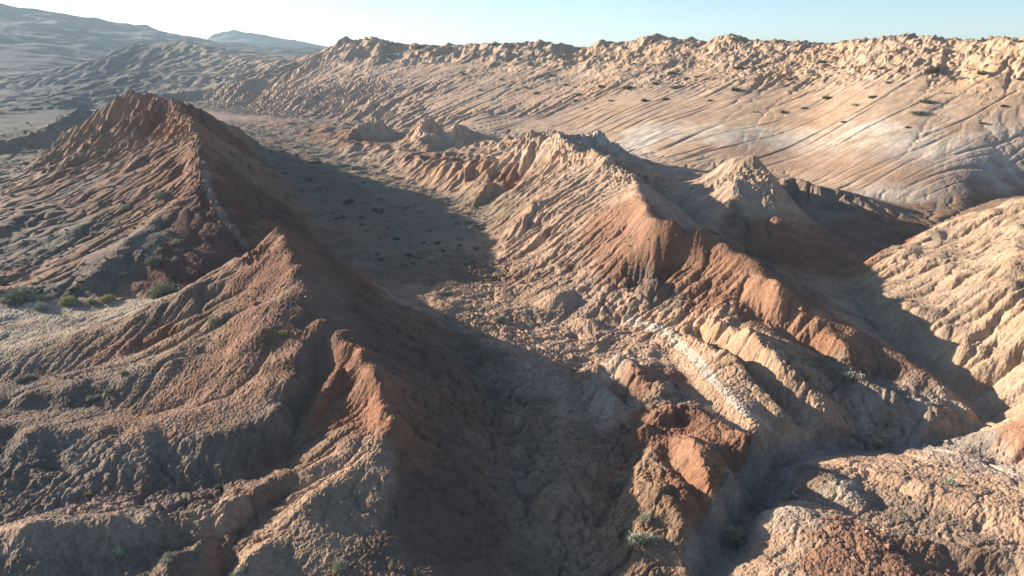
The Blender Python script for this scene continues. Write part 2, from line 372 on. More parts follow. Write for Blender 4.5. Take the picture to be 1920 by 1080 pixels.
def brush(x, y, strokes):
    """strokes: list of (polyline of pixels, radius in metres); returns a soft world-space mask"""
    m = np.zeros(x.shape, np.float32)
    for pl, rad in strokes:
        w = [hit(*p) for p in pl]; w = [p for p in w if p]
        if not w: continue
        if len(w) == 1: w = w + [(w[0][0] + .01, w[0][1], 0)]
        for a, b in zip(w[:-1], w[1:]):
            ax, ay, bx, by = a[0], a[1], b[0], b[1]
            bb = (x > min(ax, bx) - 2 * rad) & (x < max(ax, bx) + 2 * rad) & (y > min(ay, by) - 2 * rad) & (y < max(ay, by) + 2 * rad)
            if not bb.any(): continue
            qx = x[bb] - ax; qy = y[bb] - ay
            t = np.clip((qx * (bx - ax) + qy * (by - ay)) / max((bx - ax) ** 2 + (by - ay) ** 2, 1e-6), 0, 1)
            d = np.hypot(qx - t * (bx - ax), qy - t * (by - ay)) / rad
            m[bb] = np.maximum(m[bb], 1 - sstep(0.45, 1.5, d))
    return m

# ---------------------------------------------------------------- running water cuts the gullies
ES = 0.0030
E_T0, E_T1 = -0.93, 0.93
E_U0, E_U1 = math.log(20.0), math.log(1000.0)
enx = int((E_T1 - E_T0) / ES) + 1; eny = int((E_U1 - E_U0) / ES) + 1
eth = E_T0 + ES * np.arange(enx); eu = E_U0 + ES * np.arange(eny)
st0 = (TH1 - TH0) / (H0.shape[1] - 1); su0 = (U1 - U0) / (H0.shape[0] - 1)
E = catmull(H0, (eu - U0) / su0, (eth - TH0) / st0).astype(np.float64)
FL = catmull(HF, (eu - U0) / ((U1 - U0) / (HF.shape[0] - 1)), (eth - TH0) / ((TH1 - TH0) / (HF.shape[1] - 1)))
er = np.exp(eu)[:, None]
ex = (er * np.sin(eth)[None]).astype(np.float32); ey = (er * np.cos(eth)[None]).astype(np.float32)
dx = er * ES
# distance-scaled seed noise
rel = np.clip((E - FL - 0.2) / 3.0, 0, 1)
m_wall = brush(ex, ey, [([(900,235),(1050,245),(1200,262),(1400,262),(1600,290),(1800,330),(1930,330),(2050,310)], 20), ([(1100,215),(1300,225),(1500,240),(1700,260),(1930,270),(2050,270)], 24), ([(1400,195),(1600,205),(1930,230)], 20), ([(1500,320),(1650,345),(1800,365)], 14)]).astype(np.float64)
m_wall *= sstep(-1, 2.5, E - FL + 0.8)
m_up = brush(ex, ey, [([(700,110),(1000,120),(1300,120),(1600,110),(1930,120)], 50), ([(900,180),(1100,170),(1400,160)], 30)]).astype(np.float64)
m_cen = brush(ex, ey, [([(940,400),(1050,350),(1130,360),(1180,430)], 11), ([(1320,350),(1400,330),(1450,380)], 12), ([(100,350),(250,300),(300,400),(150,450)], 14), ([(1500,900),(1700,930),(1900,980)], 7)]).astype(np.float64)
def gblur(a, n):
    for _ in range(3):
        for ax in (0, 1):
            c = np.cumsum(np.concatenate([np.zeros_like(np.take(a, [0], ax)), a], ax), ax)
            L = a.shape[ax]; lo = np.clip(np.arange(L) - n, 0, L); hi = np.clip(np.arange(L) + n + 1, 0, L)
            a = (np.take(c, hi, ax) - np.take(c, lo, ax)) / (2 * n + 1)
    return a
wc = brush(ex, ey, [([(w[0], w[1] + 4) for w in WALL if 600 < w[0] < 2000], 14)])
wb = np.maximum(m_wall, m_up) * (1 - wc)
calm = np.maximum(np.maximum(.95 * m_wall, .88 * m_up), .65 * m_cen)
smooth_m = brush(ex, ey, [([(520,500),(520,600),(460,680),(380,750)], 6), ([(300,470),(400,500)], 8), ([(1500,880),(1700,930),(1900,1000),(1600,1050)], 7), ([(1150,680),(1350,850),(1270,960)], 7)]).astype(np.float64)
E = E * (1 - wb) + gblur(E, 6) * wb
E += .5 * rel * (1 - calm) * fbm(ex * 0.055, ey * 0.055, 2, 8) * np.clip(er / 90, .4, 2)
E += (1 - calm) * (0.18 + 0.42 * rel) * fbm(ex * 0.16, ey * 0.16, 3, 11) * np.clip(er / 60, .6, 3) ** .6
E += (1 - calm) * (0.04 + 0.08 * rel) * fbm(ex * 0.7, ey * 0.7, 3, 31) * np.clip(80 / er, .15, 1)

gy, gx = np.gradient(E, ES); gx = gx / er; gy = gy / er
slope0 = np.hypot(gx, gy)
# long fall-line rills of the great wall
wdx, wdy = -0.93, -0.37
E -= 0
def rills(X_, Y_):
    cr_ = X_ * wdy - Y_ * wdx; al_ = X_ * wdx + Y_ * wdy
    wob = 1.8 * fbm(X_ * 0.012, Y_ * 0.012, 2, 77) + .7 * fbm(X_ * .06, Y_ * .06, 3, 78)
    o = np.zeros(X_.shape, np.float32)
    for k, (wl, amp, sh) in enumerate(((11.0, .48, 15.0), (5.6, .40, 9.0), (2.6, 0.24, 5.0))):
        n = perlin((cr_ + wob) / wl, al_ / (wl * 10), 90 + k)
        if k == 2: amp = amp * (1 - sstep(140, 200, np.hypot(X_, Y_)))
        o -= amp * np.clip(1 - np.abs(n) * sh, 0, 1) ** 1.2 * sstep(-.25, .3, perlin(cr_ / (wl * 3), al_ / (wl * 6), 190 + k))
    return o
E += .12 * rills(ex, ey) * m_wall
def erode(E, n, K, mexp=0.45, talus=1.15, rain=None, A0=0.0, creep=.018):
    ny, nx = E.shape
    N = ny * nx
    base = np.arange(N).reshape(ny, nx)
    area = (dx * dx * np.ones_like(E))
    if rain is not None: area = area * rain
    nb = [(-1, 0, 1), (1, 0, 1), (0, -1, 1), (0, 1, 1), (-1, -1, 1.41421), (-1, 1, 1.41421), (1, -1, 1.41421), (1, 1, 1.41421)]
    A = None
    for it in range(n):
        if it % 6 == 0: jit = [(.72 + .56 * rng.random((ny, nx))).astype(np.float32) for _ in range(8)]
        jk = 0
        best = np.zeros((ny, nx)); rec = base.copy()
        P = np.pad(E, 1, mode='edge')
        for dj, di, dl in nb:
            q = P[1 + dj:1 + dj + ny, 1 + di:1 + di + nx]
            s = (E - q) / dl * jit[jk]
            jk += 1
            b = s > best
            best = np.where(b, s, best)
            jj = np.clip(0, 0, 0)
            rec = np.where(b, base + dj * nx + di, rec)
        rec = np.clip(rec, 0, N - 1)
        best = np.minimum(best / dx, 3)
        if it % 2 == 0 or A is None:
            S = area.ravel().copy(); ptr = rec.ravel().copy()
            sink = ptr == np.arange(N)
            for k in range(11):
                add = np.bincount(ptr[~sink], S[~sink], N)
                S = S + add
                ptr2 = ptr[ptr]
                # once a pointer has reached a sink it must not be counted twice
                sink = sink | (ptr == ptr2)
                ptr = ptr2
            A = S.reshape(ny, nx)
        cut = K * np.clip(A - A0, 0, None) ** mexp * best ** 1.0
        cut = np.minimum(cut, 0.45 * best * dx)
        E = E - cut
        # sideways creep keeps the banks from becoming walls
        P = np.pad(E, 1, mode='edge')
        L = P[:-2, 1:-1] + P[2:, 1:-1] + P[1:-1, :-2] + P[1:-1, 2:] - 4 * E
        E = E + creep * L
        for ax in (0, 1):
            d = np.diff(E, axis=ax)
            lim = talus * (dx[1:] if ax == 0 else dx)
            ov = np.sign(d) * np.clip(np.abs(d) - lim, 0, None) * 0.25
            if ax == 0:
                E[:-1] += ov; E[1:] -= ov
            else:
                E[:, :-1] += ov; E[:, 1:] -= ov
    return E, A
E_before = E.copy()
hard = 0.6 + 0.8 * sstep(-.5, .6, fbm(ex * 0.03, ey * 0.03, 3, 55))
m_flute = brush(ex, ey, [([(1250,450),(1400,520),(1550,610),(1700,700)], 6)]).astype(np.float64)
m_tan = brush(ex, ey, [([(1930,420),(1900,450),(1850,500),(1750,520)], 13), ([(1930,600),(1850,660)], 12)]).astype(np.float64)
E, A = erode(E, 34, 0.05 * hard * (0.35 + rel) * (1 - .55 * smooth_m) * (1 - .92 * np.maximum(m_up * (1 - m_wall), m_cen * .7)) * (1 - .97 * m_wall) * (1 - .6 * m_tan) * (1 - .45 * m_flute), A0=.5 + 9 * smooth_m, creep=.02 + .018 * (1 - sstep(60, 140, er)) * (1 + smooth_m), rain=0.5 + _h01(np.arange(E.size).reshape(E.shape), np.zeros(E.shape, int), 5))
print('eroded', E.shape, round(time.time() - T0, 1))
DE = (E - E_before).astype(np.float32)
# the crests are held by harder beds: bring their line back to its height, tapering down the flanks
cm = np.zeros(E.shape); cd = np.zeros(E.shape)
for own_, kind, t_, u_, z_ in SAMPLES:
    if kind != 'c': continue
    i = np.round((t_ - E_T0) / ES).astype(int); j = np.round((u_ - E_U0) / ES).astype(int)
    ok = (i >= 0) & (i < enx) & (j >= 0) & (j < eny); i, j, z_ = i[ok], j[ok], z_[ok]
    cm[j, i] = 1; cd[j, i] = np.clip(z_ - E[j, i], -.3, 3)
bm = gblur(cm, 4); E += gblur(cd, 4) / np.maximum(bm, 1e-4) * np.clip(bm / .07, 0, 1)
LA = np.log10(A + 0.01).astype(np.float32)

# ---------------------------------------------------------------- the final sheet
def axis_theta():
    c = np.arange(-0.68, 0.6801, 0.00118)
    s = 0.00118; out = []; x = c[-1]
    while x < 1.09:
        s *= 1.06; x += s; out.append(x)
    out = np.array(out)
    return np.concatenate([-out[::-1], c, out])
def axis_u():
    out = []; u = math.log(18.0)
    while u < math.log(3100):
        r = math.exp(u)
        s = 0.0068 if r < 27 else 0.0021 if r < 60 else 0.0024 if r < 120 else 0.0027 if r < 500 else 0.004 if r < 900 else 0.006
        out.append(u); u += s
    return np.array(out)
th = axis_theta(); uu = axis_u()
NX, NY = len(th), len(uu)
R = np.exp(uu)[:, None].astype(np.float64)
Xw = (R * np.sin(th)[None]).astype(np.float32); Yw = (R * np.cos(th)[None]).astype(np.float32)
base = catmull(H0, (uu - U0) / su0, (th - TH0) / st0)
FLf = catmull(HF, (uu - U0) / ((U1 - U0) / (HF.shape[0] - 1)), (th - TH0) / ((TH1 - TH0) / (HF.shape[1] - 1)))
py_ = (uu - E_U0) / ES; px_ = (th - E_T0) / ES
inside = (sstep(0, 12, py_) * (1 - sstep(eny - 60, eny - 12, py_)))[:, None] * (sstep(0, 12, px_) * (1 - sstep(enx - 13, enx - 2, px_)))[None]
inside = inside.astype(np.float32)
Ec = catmull(E, np.clip(py_, 0, eny - 1), np.clip(px_, 0, enx - 1))
Z = base * (1 - inside) + Ec * inside
LAf = catmull(LA, np.clip(py_, 0, eny - 1), np.clip(px_, 0, enx - 1)) * inside
DEf = catmull(DE, np.clip(py_, 0, eny - 1), np.clip(px_, 0, enx - 1)) * inside
relf = np.clip((Z - FLf) / 3.0, 0, 1)
Rf = (R * np.ones_like(Xw)).astype(np.float32)
far = sstep(500, 1000, Rf)
Z += far * (9 * (fbm(Xw * .003, Yw * .004, 5, 401, ridged=True) - .9) + .5 * fbm(Xw * .03, Yw * .03, 3, 408)) * sstep(700, 1500, Rf)

# gradient of the sheet
def grads(Z):
    dzx = np.gradient(Z, th.astype(np.float32), axis=1) / Rf
    dzy = np.gradient(Z, uu.astype(np.float32), axis=0) / Rf
    return dzx, dzy      # across, outward
def slope(Z):
    a, b = grads(Z); return np.hypot(a, b)

# fine gullies aligned with the slope
def gullies(Z, wl, amp, mask, seed, octv=2):
    a, b = grads(Z)
    # smooth direction
    ct = np.cos(th)[None].astype(np.float32); st = np.sin(th)[None].astype(np.float32)
    gx = a * ct + b * st; gy = -a * st + b * ct
    out = np.zeros_like(Z)
    for o in range(octv):
        w = wl / 2 ** o
        m = np.hypot(gx, gy) + 1e-4
        dxp, dyp = -gy / m, gx / m
        x = Xw / w; y = Yw / w
        x0 = np.floor(x); y0 = np.floor(y)
        fx = x - x0; fy = y - y0; ix = x0.astype(np.int64); iy = y0.astype(np.int64)
        va = np.zeros_like(Z); wt = np.zeros_like(Z)
        for i in (-1, 0, 1):
            for j in (-1, 0, 1):
                hx = _h01(ix + i, iy + j, seed + o); hy = _h01(ix + i, iy + j, seed + 50 + o)
                qx = fx - i - hx; qy = fy - j - hy
                d = np.exp(-2.2 * (qx * qx + qy * qy))
                va += np.cos(6.2832 * 1.25 * (qx * dxp + qy * dyp)) * d; wt += d
        v = va / wt
        out += amp / 2 ** o * v
    return out * mask * sstep(0.25, 0.7, m)
S0 = slope(resize(resize(Z, NY // 6, NX // 6), NY, NX).astype(np.float32))
near = 1 - sstep(90, 260, Rf)
Zs = resize(resize(Z, NY // 4, NX // 4), NY, NX).astype(np.float32)
Z += gullies(Zs, 1.5, 0.06, (1 - sstep(60, 150, Rf)) * sstep(-.1, .5, fbm(Xw * .07, Yw * .07, 2, 905)), 900, 2)
runnel = brush(Xw, Yw, [([(-40,1030),(200,1020),(400,990)], 3.5), ([(-40,880),(200,880),(400,870),(520,830)], 2.5), ([(860,820),(900,940),(900,1050)], 4), ([(560,960),(700,960),(760,1000)], 3), ([(760,620),(850,720)], 5), ([(1400,880),(1380,950)], 2.5), ([(420,480),(500,400),(560,460)], 10), ([(1400,600),(1560,700),(1700,760)],4)])
Z += gullies(Zs, 1.7, 0.11, runnel, 990, 2)
Z += gullies(Zs, 4.0, 0.14, sstep(60, 120, Rf) * (1 - sstep(250, 400, Rf)) * (1 - 0.75 * catmull(m_wall, np.clip(py_, 0, eny - 1), np.clip(px_, 0, enx - 1)) * inside), 930, 2)
Z += gullies(Zs, 11.0, 0.35, sstep(250, 350, Rf) * (1 - sstep(900, 1200, Rf)), 960, 2)
print('gullies', round(time.time() - T0, 1))

WM = catmull(m_wall, np.clip(py_, 0, eny - 1), np.clip(px_, 0, enx - 1)) * inside
Z += .8 * rills(Xw, Yw) * WM * (.45 + .75 * sstep(-.3, .4, fbm(Xw * .025, Yw * .025, 2, 891)))
# rock outcrops -----------------------------------------------------------
cr = Xw * wdy - Yw * wdx; al = Xw * wdx + Yw * wdy
WU = brush(Xw, Yw, [([(w[0], w[1] + 30) for w in WALL if 430 < w[0] < 1980], 34)])
spur = 1 - 2 * np.abs(perlin((cr + 6 * fbm(Xw * .03, Yw * .03, 3, 801)) / 26, al / 90, 803)) + .6 * (1 - 2 * np.abs(perlin((cr + 3 * fbm(Xw * .06, Yw * .06, 3, 805)) / 11, al / 45, 807)))
Z += WU * (.9 * spur - .6) * (.6 + .8 * sstep(900, 0, Xw * 0 + Rf)) * (1 - .8 * WM)
rock = brush(Xw, Yw, [
    ([(1190,330),(1150,300),(1100,290),(1060,270),(1020,250),(985,260)], 3.6),
    ([(1235,335),(1200,330)], 3.5),
    ([(1370,335),(1410,330),(1440,350)], 2.6),
    ([(1118,258),(1140,270)], 4),
    ([(800,235),(806,225)], 6), ([(850,240)], 5), ([(700,230),(690,240)], 6), ([(940,275),(960,270)], 5),
    ([(376,252),(380,300),(387,345),(403,388),(432,425),(462,462)], 1.8),
    ([(250,178),(320,192),(350,215),(372,245)], 5),
    ([(485,480),(470,475)], 1.3)])
crestw = brush(Xw, Yw, [([(w[0], w[1] + 10) for w in WALL if 600 < w[0] < 1930], 22)])
crestw2 = brush(Xw, Yw, [([(w[0], w[1] + 38) for w in WALL if 600 < w[0] < 1930], 26), ([(620,150),(760,150),(900,140),(1020,120)], 30), ([(1040,130),(1300,120),(1700,110),(1900,110)],25)])
f1, f2, cid = worley(Xw * .45 + .3 * fbm(Xw * .5, Yw * .5, 2, 61), Yw * .45, 60)
Z += rock * (1.2 * (f2 - f1) * (cid - .25) + 0.35 * fbm(Xw * .9, Yw * .9, 3, 66, ridged=True) - .5)
f1, f2, cid = worley(Xw * .11 + .5 * fbm(Xw * .06, Yw * .06, 2, 71), Yw * .11, 70)
g1, g2, cid2 = worley(Xw * .3 + .3 * fbm(Xw * .2, Yw * .2, 2, 74), Yw * .3, 75)
knob = sstep(.55, .9, cid) * np.minimum((f2 - f1) * 3, 1) * 1.5 + sstep(.6, .95, cid2) * np.minimum((g2 - g1) * 3, 1) * .8
patch = sstep(.05, .4, fbm(Xw * .03, Yw * .03, 3, 81))
Z += (crestw * .9 + crestw2 * .5 * patch) * (1 - .9 * WM) * (.35 * knob + .4 * fbm(Xw * .2, Yw * .2, 4, 85, ridged=True) - .5)
q1, q2, cid3 = worley(Xw * .7 + .3 * fbm(Xw * .5, Yw * .5, 2, 88), Yw * .7, 89)
Z += (1 - sstep(230, 380, Rf)) * np.maximum(crestw, crestw2 * sstep(.15, .4, fbm(Xw * .05, Yw * .05, 3, 79))) * (1 - .7 * WM) * .62 * sstep(.5, .8, cid3) * np.minimum((q2 - q1) * 2.5, 1)
Z += crestw * sstep(240, 340, Rf) * (2.6 * fbm(Xw * .045, Yw * .045, 3, 871, ridged=True) - 2.2)
far_w = sstep(330, 450, Rf) * (1 - sstep(900, 1100, Rf)) * sstep(.05, .4, relf * 1.0)
Z += far_w * (.9 * fbm(Xw * .035, Yw * .035, 4, 87, ridged=True) - .6)

right_w = sstep(20, 60, Xw)
vf = (1 - relf) * sstep(75, 110, Rf) * (1 - sstep(330, 420, Rf)) * (1 - right_w)
Z += vf * (.35 * fbm(Xw * .12, Yw * .12, 4, 811, ridged=True) - .35 + .12 * fbm(Xw * .5, Yw * .5, 3, 815))
nm = brush(Xw, Yw, [([(850,620),(950,700),(1030,820),(1080,930),(1020,1000)], 7), ([(800,560),(950,590),(1100,620),(1180,740)], 6)])
Z += nm * (.26 * fbm(Xw * .22, Yw * .22, 4, 821, ridged=True) - .5)
lb = brush(Xw, Yw, [([(-60,870),(150,880),(350,880),(450,900)], 4), ([(-60,1020),(150,1010),(380,980)], 4)])
Z += lb * (.16 * fbm(Xw * .35 + .3 * Yw, Yw * .3, 3, 831, ridged=True) - .16)
slab = brush(Xw, Yw, [([(1500,890),(1700,920),(1900,960)], 6), ([(1500,980),(1700,1040),(1900,1070)], 6), ([(1150,700),(1200,780),(1280,850),(1250,950)], 5), ([(1000,600),(1150,620)], 5), ([(1450,700),(1560,780)],4), ([(50,900),(300,920),(400,960)], 2.5)])
# broken ground of the low mounds and flats --------------------------------
rough = brush(Xw, Yw, [([(1000,510),(1100,525),(1200,565),(1330,600)], 4), ([(900,640),(960,720),(1040,850),(1080,980)], 6), ([(780,600),(850,760),(900,950)], 4), ([(1130,720),(1200,740),(1240,790)], 4), 
    ([(1600,700),(1700,780),(1800,790)], 4), ([(1230,870),(1280,960)], 3), ([(650,180),(560,190),(450,180),(380,180)], 25)])
f1, f2, cid = worley(Xw * .7 + .35 * fbm(Xw * .6, Yw * .6, 2, 101), Yw * .7, 100)
Z += rough * np.clip(Rf / 80, .6, 4) * (.20 * np.minimum((f2 - f1) * 2.2, 1) * (cid + .2) - .1)
Z += (1 - sstep(100, 260, Rf)) * (0.05 * (1 - .75 * slab) * fbm(Xw * 1.1, Yw * 1.1, 4, 111, ridged=True, gain=.55)) * (0.25 + .75 * np.clip(S0 * 1.6, 0, 1))
Z += (1 - sstep(60, 160, Rf)) * 0.045 * fbm(Xw * 4.0, Yw * 4.0, 3, 121, gain=.7)
f1, f2, cid = worley(Xw * .33 + .5 * fbm(Xw * .35, Yw * .35, 3, 105), Yw * .45 + .4 * fbm(Xw * .3, Yw * .3, 3, 107), 108)
Z += slab * (.13 * np.sqrt(np.clip((f2 - f1) * 3.5, 0, 1)) * (.5 + cid) - .08)
Z += (1 - .9 * WM) * sstep(150, 260, Rf) * .2 * fbm(Xw * .35, Yw * .35, 4, 131, ridged=True) * (1 - sstep(700, 900, Rf)) * np.clip(S0 * 2, .1, 1)
def crease(f, sh, seed):
    wx = Xw + .8 / f * .25 * fbm(Xw * f * 1.3, Yw * f * 1.3, 2, seed + 5); wy = Yw + .8 / f * .25 * fbm(Xw * f * 1.3, Yw * f * 1.3, 2, seed + 9)
    return np.clip(1 - np.abs(perlin(wx * f, wy * f, seed)) * sh, 0, 1)
lr_slab = brush(Xw, Yw, [([(1480,880),(1700,900),(1930,940)], 8), ([(1450,980),(1700,1050),(1900,1080)], 7)])
cm_ = brush(Xw, Yw, [([(1480,880),(1700,900),(1930,940)], 8), ([(1450,980),(1700,1050),(1900,1080)], 7), ([(1130,690),(1220,800),(1290,900),(1280,1010)], 6), ([(950,620),(1100,660)], 6),
    ([(1350,620),(1450,690),(1560,770)], 5), ([(900,700),(1000,820),(1080,960)], 7), ([(820,480),(900,520)], 8), ([(60,900),(300,910),(420,960)], 3), ([(1180,560),(1300,610)], 5)])
Z -= cm_ * (1 - .7 * lr_slab) * (.28 * crease(.28, 6.5, 841) + .12 * crease(.62, 5.0, 851) + .04 * crease(1.4, 4, 861))
bank = brush(Xw, Yw, [([(1440,860),(1400,930),(1350,1000)], 1.8), ([(1520,700),(1620,770),(1740,800)], 3), ([(1130,840),(1150,920),(1110,1000)], 3), ([(880,600),(950,700),(1020,800)], 6)])
Z -= bank * (.20 * crease(.8, 3.5, 881) + .08 * crease(2.0, 3.0, 885))
# dry bed of the wash: nearly flat
wash = sstep(.3, .6, .12 * fbm(Xw * .8, Yw * .8, 3, 140) + brush(Xw, Yw, [([(1330,1075),(1385,990),(1430,925),(1480,864)], 1.6), ([(1480,864),(1560,848),(1700,836),(1830,824)], 1.3)]))
print('detail', Z.shape, round(time.time() - T0, 1))

# ---------------------------------------------------------------- colours of the clays (by stratum; some entries also paint shade)
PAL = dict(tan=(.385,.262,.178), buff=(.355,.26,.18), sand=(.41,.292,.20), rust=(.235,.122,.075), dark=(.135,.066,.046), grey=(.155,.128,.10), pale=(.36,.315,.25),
           olive=(.14,.13,.09), mauve=(.34,.245,.18), brown=(.225,.15,.102), flat=(.37,.30,.215), blue=(.47,.43,.37), silt=(.25,.215,.175), far_shade=(.05,.054,.052), white=(.56,.50,.41))  # the near-black tone paints the shade of the backlit far land
col = np.zeros((NY, NX, 3), np.float32); col[:] = PAL['brown']
wn1 = fbm(Xw * .09, Yw * .09, 4, 501); wn2 = fbm(Xw * .35, Yw * .35, 4, 511); wn3 = fbm(Xw * 1.6, Yw * 1.6, 3, 521)
def paint(name, strokes, amt=1.0, ragged=.35):
    global col
    m = brush(Xw, Yw, strokes)
    m = sstep(.5 - ragged * .5, .5 + ragged * .9, m + ragged * .55 * (wn1 * .6 + wn2) * (m > 0))
    col += (np.array(PAL[name], np.float32) - col) * (m * amt)[..., None]
def paintm(name, m, amt=1.0):
    global col
    col += (np.array(PAL[name], np.float32) - col) * (np.clip(m, 0, 1) * amt)[..., None]
# the wall
right_side = sstep(-60, 10, Xw + 0.25 * (Yw - 200)) * sstep(95, 125, Yw - .2 * Xw)
paintm('sand', right_side)
paint('sand', [([(620,110),(800,110),(1000,105),(1200,100),(1400,95),(1600,95),(1930,100)], 45), ([(1000,150),(1300,150),(1600,140),(1930,150)], 35)], .8)
paint('mauve', [([(900,230),(1050,225),(1200,230)], 22), ([(640,180),(800,180)], 40)], .7)
paint('blue', [([(1130,270),(1200,245),(1290,245),(1380,250),(1480,262)], 7), ([(1560,262),(1700,270),(1800,285),(1930,280)], 9), ([(1640,360),(1720,365),(1900,330)], 4)], .7, .9)
paint('rust', [([(1400,285),(1560,305),(1700,320),(1800,340)], 7)], .38, .8)
paint('buff', [([(1850,420),(1900,440),(1900,500),(1850,560),(1900,640),(1850,700)], 14), ([(1700,500),(1650,530),(1750,480)], 10)], 1)
# central ridge
paint('tan', [([(950,420),(1050,380),(1150,400),(1200,350),(1080,300)], 14), ([(1300,600),(1400,680),(1500,760),(1560,800)], 10), ([(1000,560),(1100,620),(1150,700)], 10), ([(1500,900),(1700,900),(1900,900),(1900,1050),(1600,1050)], 9)], 1)
paint('rust', [([(1260,440),(1340,460),(1400,500),(1440,540),(1500,580),(1560,610),(1620,650),(1690,690)], 4.0), ([(1280,500),(1340,540)], 4), ([(1150,410),(1200,440),(1190,470)], 5)], .75)
paint('rust', [([(1190,690),(1240,700)], 3), ([(1250,790),(1350,840),(1400,850)], 3.6), ([(1320,900),(1400,900)], 3.5), ([(1540,980),(1680,1040),(1720,1075)], 1.6), ([(1890,830)], 3), ([(1560,1060),(1800,1060)], 2)], .8)
paint('dark', [([(1290,800),(1290,780)], 1.2), ([(1410,880),(1400,930)], 2)], .6)
paint('sand', [([(1330,330),(1400,310),(1430,350)], 10), ([(1050,280),(1120,300),(1180,330)], 7), ([(1240,335)], 5), ([(806,235),(850,245)], 10), ([(700,235)], 9), ([(950,290),(900,330)], 8)], .8)
paint('rust', [([(730,290),(800,310),(860,330)], 8), ([(1480,460),(1540,480),(1620,460),(1680,430)], 8), ([(930,345),(920,370)], 7), ([(880,335)], 5), ([(500,225),(580,245),(640,260),(690,275)], 7)], .85)
paint('white', [([(1225,605),(1250,622),(1300,668),(1350,728),(1400,775),(1440,802)], .42), ([(1180,590),(1230,610)], .8)], .62, .5)
paint('grey', [([(1560,690),(1620,720),(1680,770)], 2.6), ([(1640,830),(1560,835)], 1.5), ([(1500,880),(1560,910)], 2.2), ([(1700,960),(1780,1000),(1850,1040)], 2), ([(1200,520),(1260,560)], 2), ([(1500,350),(1580,370)],5)], .6)
paint('pale', [([(1700,740),(1640,760),(1720,800)], 3), ([(1800,850),(1900,880)], 2.6), ([(1150,690),(1140,740)], 2), ([(1600,920)], 2), ([(1490,960)], 2)], .5, .8)
# floor
floor = (1 - sstep(.1, .5, relf)) * sstep(60, 140, Rf)
paintm('brown', floor * (1 - right_side), .6)
paint('tan', [([(660,290),(720,330),(800,360),(880,400)], 12), ([(780,560),(900,560),(1000,560)], 7), ([(1000,640),(900,590)], 5)], .8)
paint('tan', [([(960,680),(1040,780),(1090,900),(1050,1000)], 4)], .35)
patchy = sstep(.05, .5, wn1 + .5 * wn2)
paintm('olive', floor * patchy * (1 - right_side) * sstep(100, 130, Rf), .75)
paint('olive', [([(520,280),(640,340),(740,380),(840,410)], 16), ([(600,420),(700,430)], 14), ([(500,250)], 16)], .6, .8)
# left ridge
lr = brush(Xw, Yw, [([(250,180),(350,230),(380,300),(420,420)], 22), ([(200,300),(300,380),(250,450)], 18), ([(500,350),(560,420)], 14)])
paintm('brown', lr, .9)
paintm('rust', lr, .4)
paint('dark', [([(395,300),(450,350),(520,430),(560,470)], 10), ([(380,430),(400,480),(350,500)], 7), ([(300,190),(400,235),(440,260)], 10)], .9)  # dark red clay, deepened to paint shade on flanks away from the sun
paint('rust', [([(240,182),(300,195),(350,230),(350,290),(360,330)], 5), ([(330,340),(300,300)], 4)], .75)
paint('pale', [([(382,300),(388,345),(405,388),(432,425),(462,462)], .6)], .45, .9)
paint('grey', [([(30,420),(80,440),(40,470)], 7), ([(250,440),(200,500),(150,530)], 5), ([(170,330),(130,360)], 6), ([(0,560),(150,552)], 3)], .75)
paint('olive', [([(-150,330),(-20,300)], 22), ([(0,240),(100,220),(150,200)], 60), ([(200,400),(150,450)], 5)], .5, .8)
paint('flat', [([(0,590),(100,590),(200,585),(270,575)], 4.2), ([(-60,650),(60,640)], 5), ([(-60,690),(60,680),(120,672)], 1.6)], .95, .6)
# front hill
paint('brown', [([(500,520),(450,650),(350,750),(200,700)], 14)], .9)
paint('rust', [([(535,440),(500,520),(530,560),(470,660),(400,740),(300,790)], 4.5), ([(530,440),(480,480)], 3), ([(200,660),(300,640)], 2), ([(540,600),(500,680),(440,730)], 4)], .75)
paint('dark', [([(590,500),(640,560),(720,640)], 8), ([(780,800),(820,900),(860,1000)], 4), ([(780,740),(850,760)], 3.5)], .6, .9)  # shadow side of the hill, its red-brown darkened further as painted shade
paint('rust', [([(660,665),(640,720),(610,780)], 2.4), ([(700,710),(740,790),(700,850)], 3.2)], .95)
paint('tan', [([(660,870),(600,940),(520,1040),(620,960)], 3.2), ([(0,1000),(200,990),(370,970),(420,950)], 1.6), ([(640,1000),(700,900)], 2)], .8)
paint('grey', [([(-100,840),(0,850),(150,850),(300,860),(450,840),(540,790)], 2.0), ([(0,740),(150,740),(250,700)], 3), ([(0,920),(100,910)], 3), ([(380,920),(300,950)], 2)], .5)
paint('mauve', [([(560,560),(520,660),(440,740),(330,800)], 5), ([(0,700),(200,690),(350,640)], 4), ([(100,930),(300,920)], 2)], .25, .8)
paint('grey', [([(100,1040),(300,1050)], 3)], .45)
# washes carry pale silt, channels too
chan = sstep(1.6, 3.2, LAf) * (1 - sstep(.25, .6, S0)) * (1 - sstep(200, 400, Rf))
paintm('pale', chan, .35)
paintm('silt', wash, .8)
# left hazy lands and mountain, with their backlit shade painted in
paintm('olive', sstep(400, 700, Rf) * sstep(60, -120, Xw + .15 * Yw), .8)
paintm('far_shade', sstep(220, 480, Rf) * sstep(.40, .50, -Xw / Yw), .9)  # far left land darkened in colour to look backlit
paintm('far_shade', sstep(850, 1100, Rf), .9)  # shade of the backlit mountain put in as a dark colour
paintm('mauve', sstep(300, 420, Rf) * (1 - sstep(800, 900, Rf)) * sstep(.5, .4, -Xw / Yw) * sstep(.15, .25, -Xw / Yw), .45)
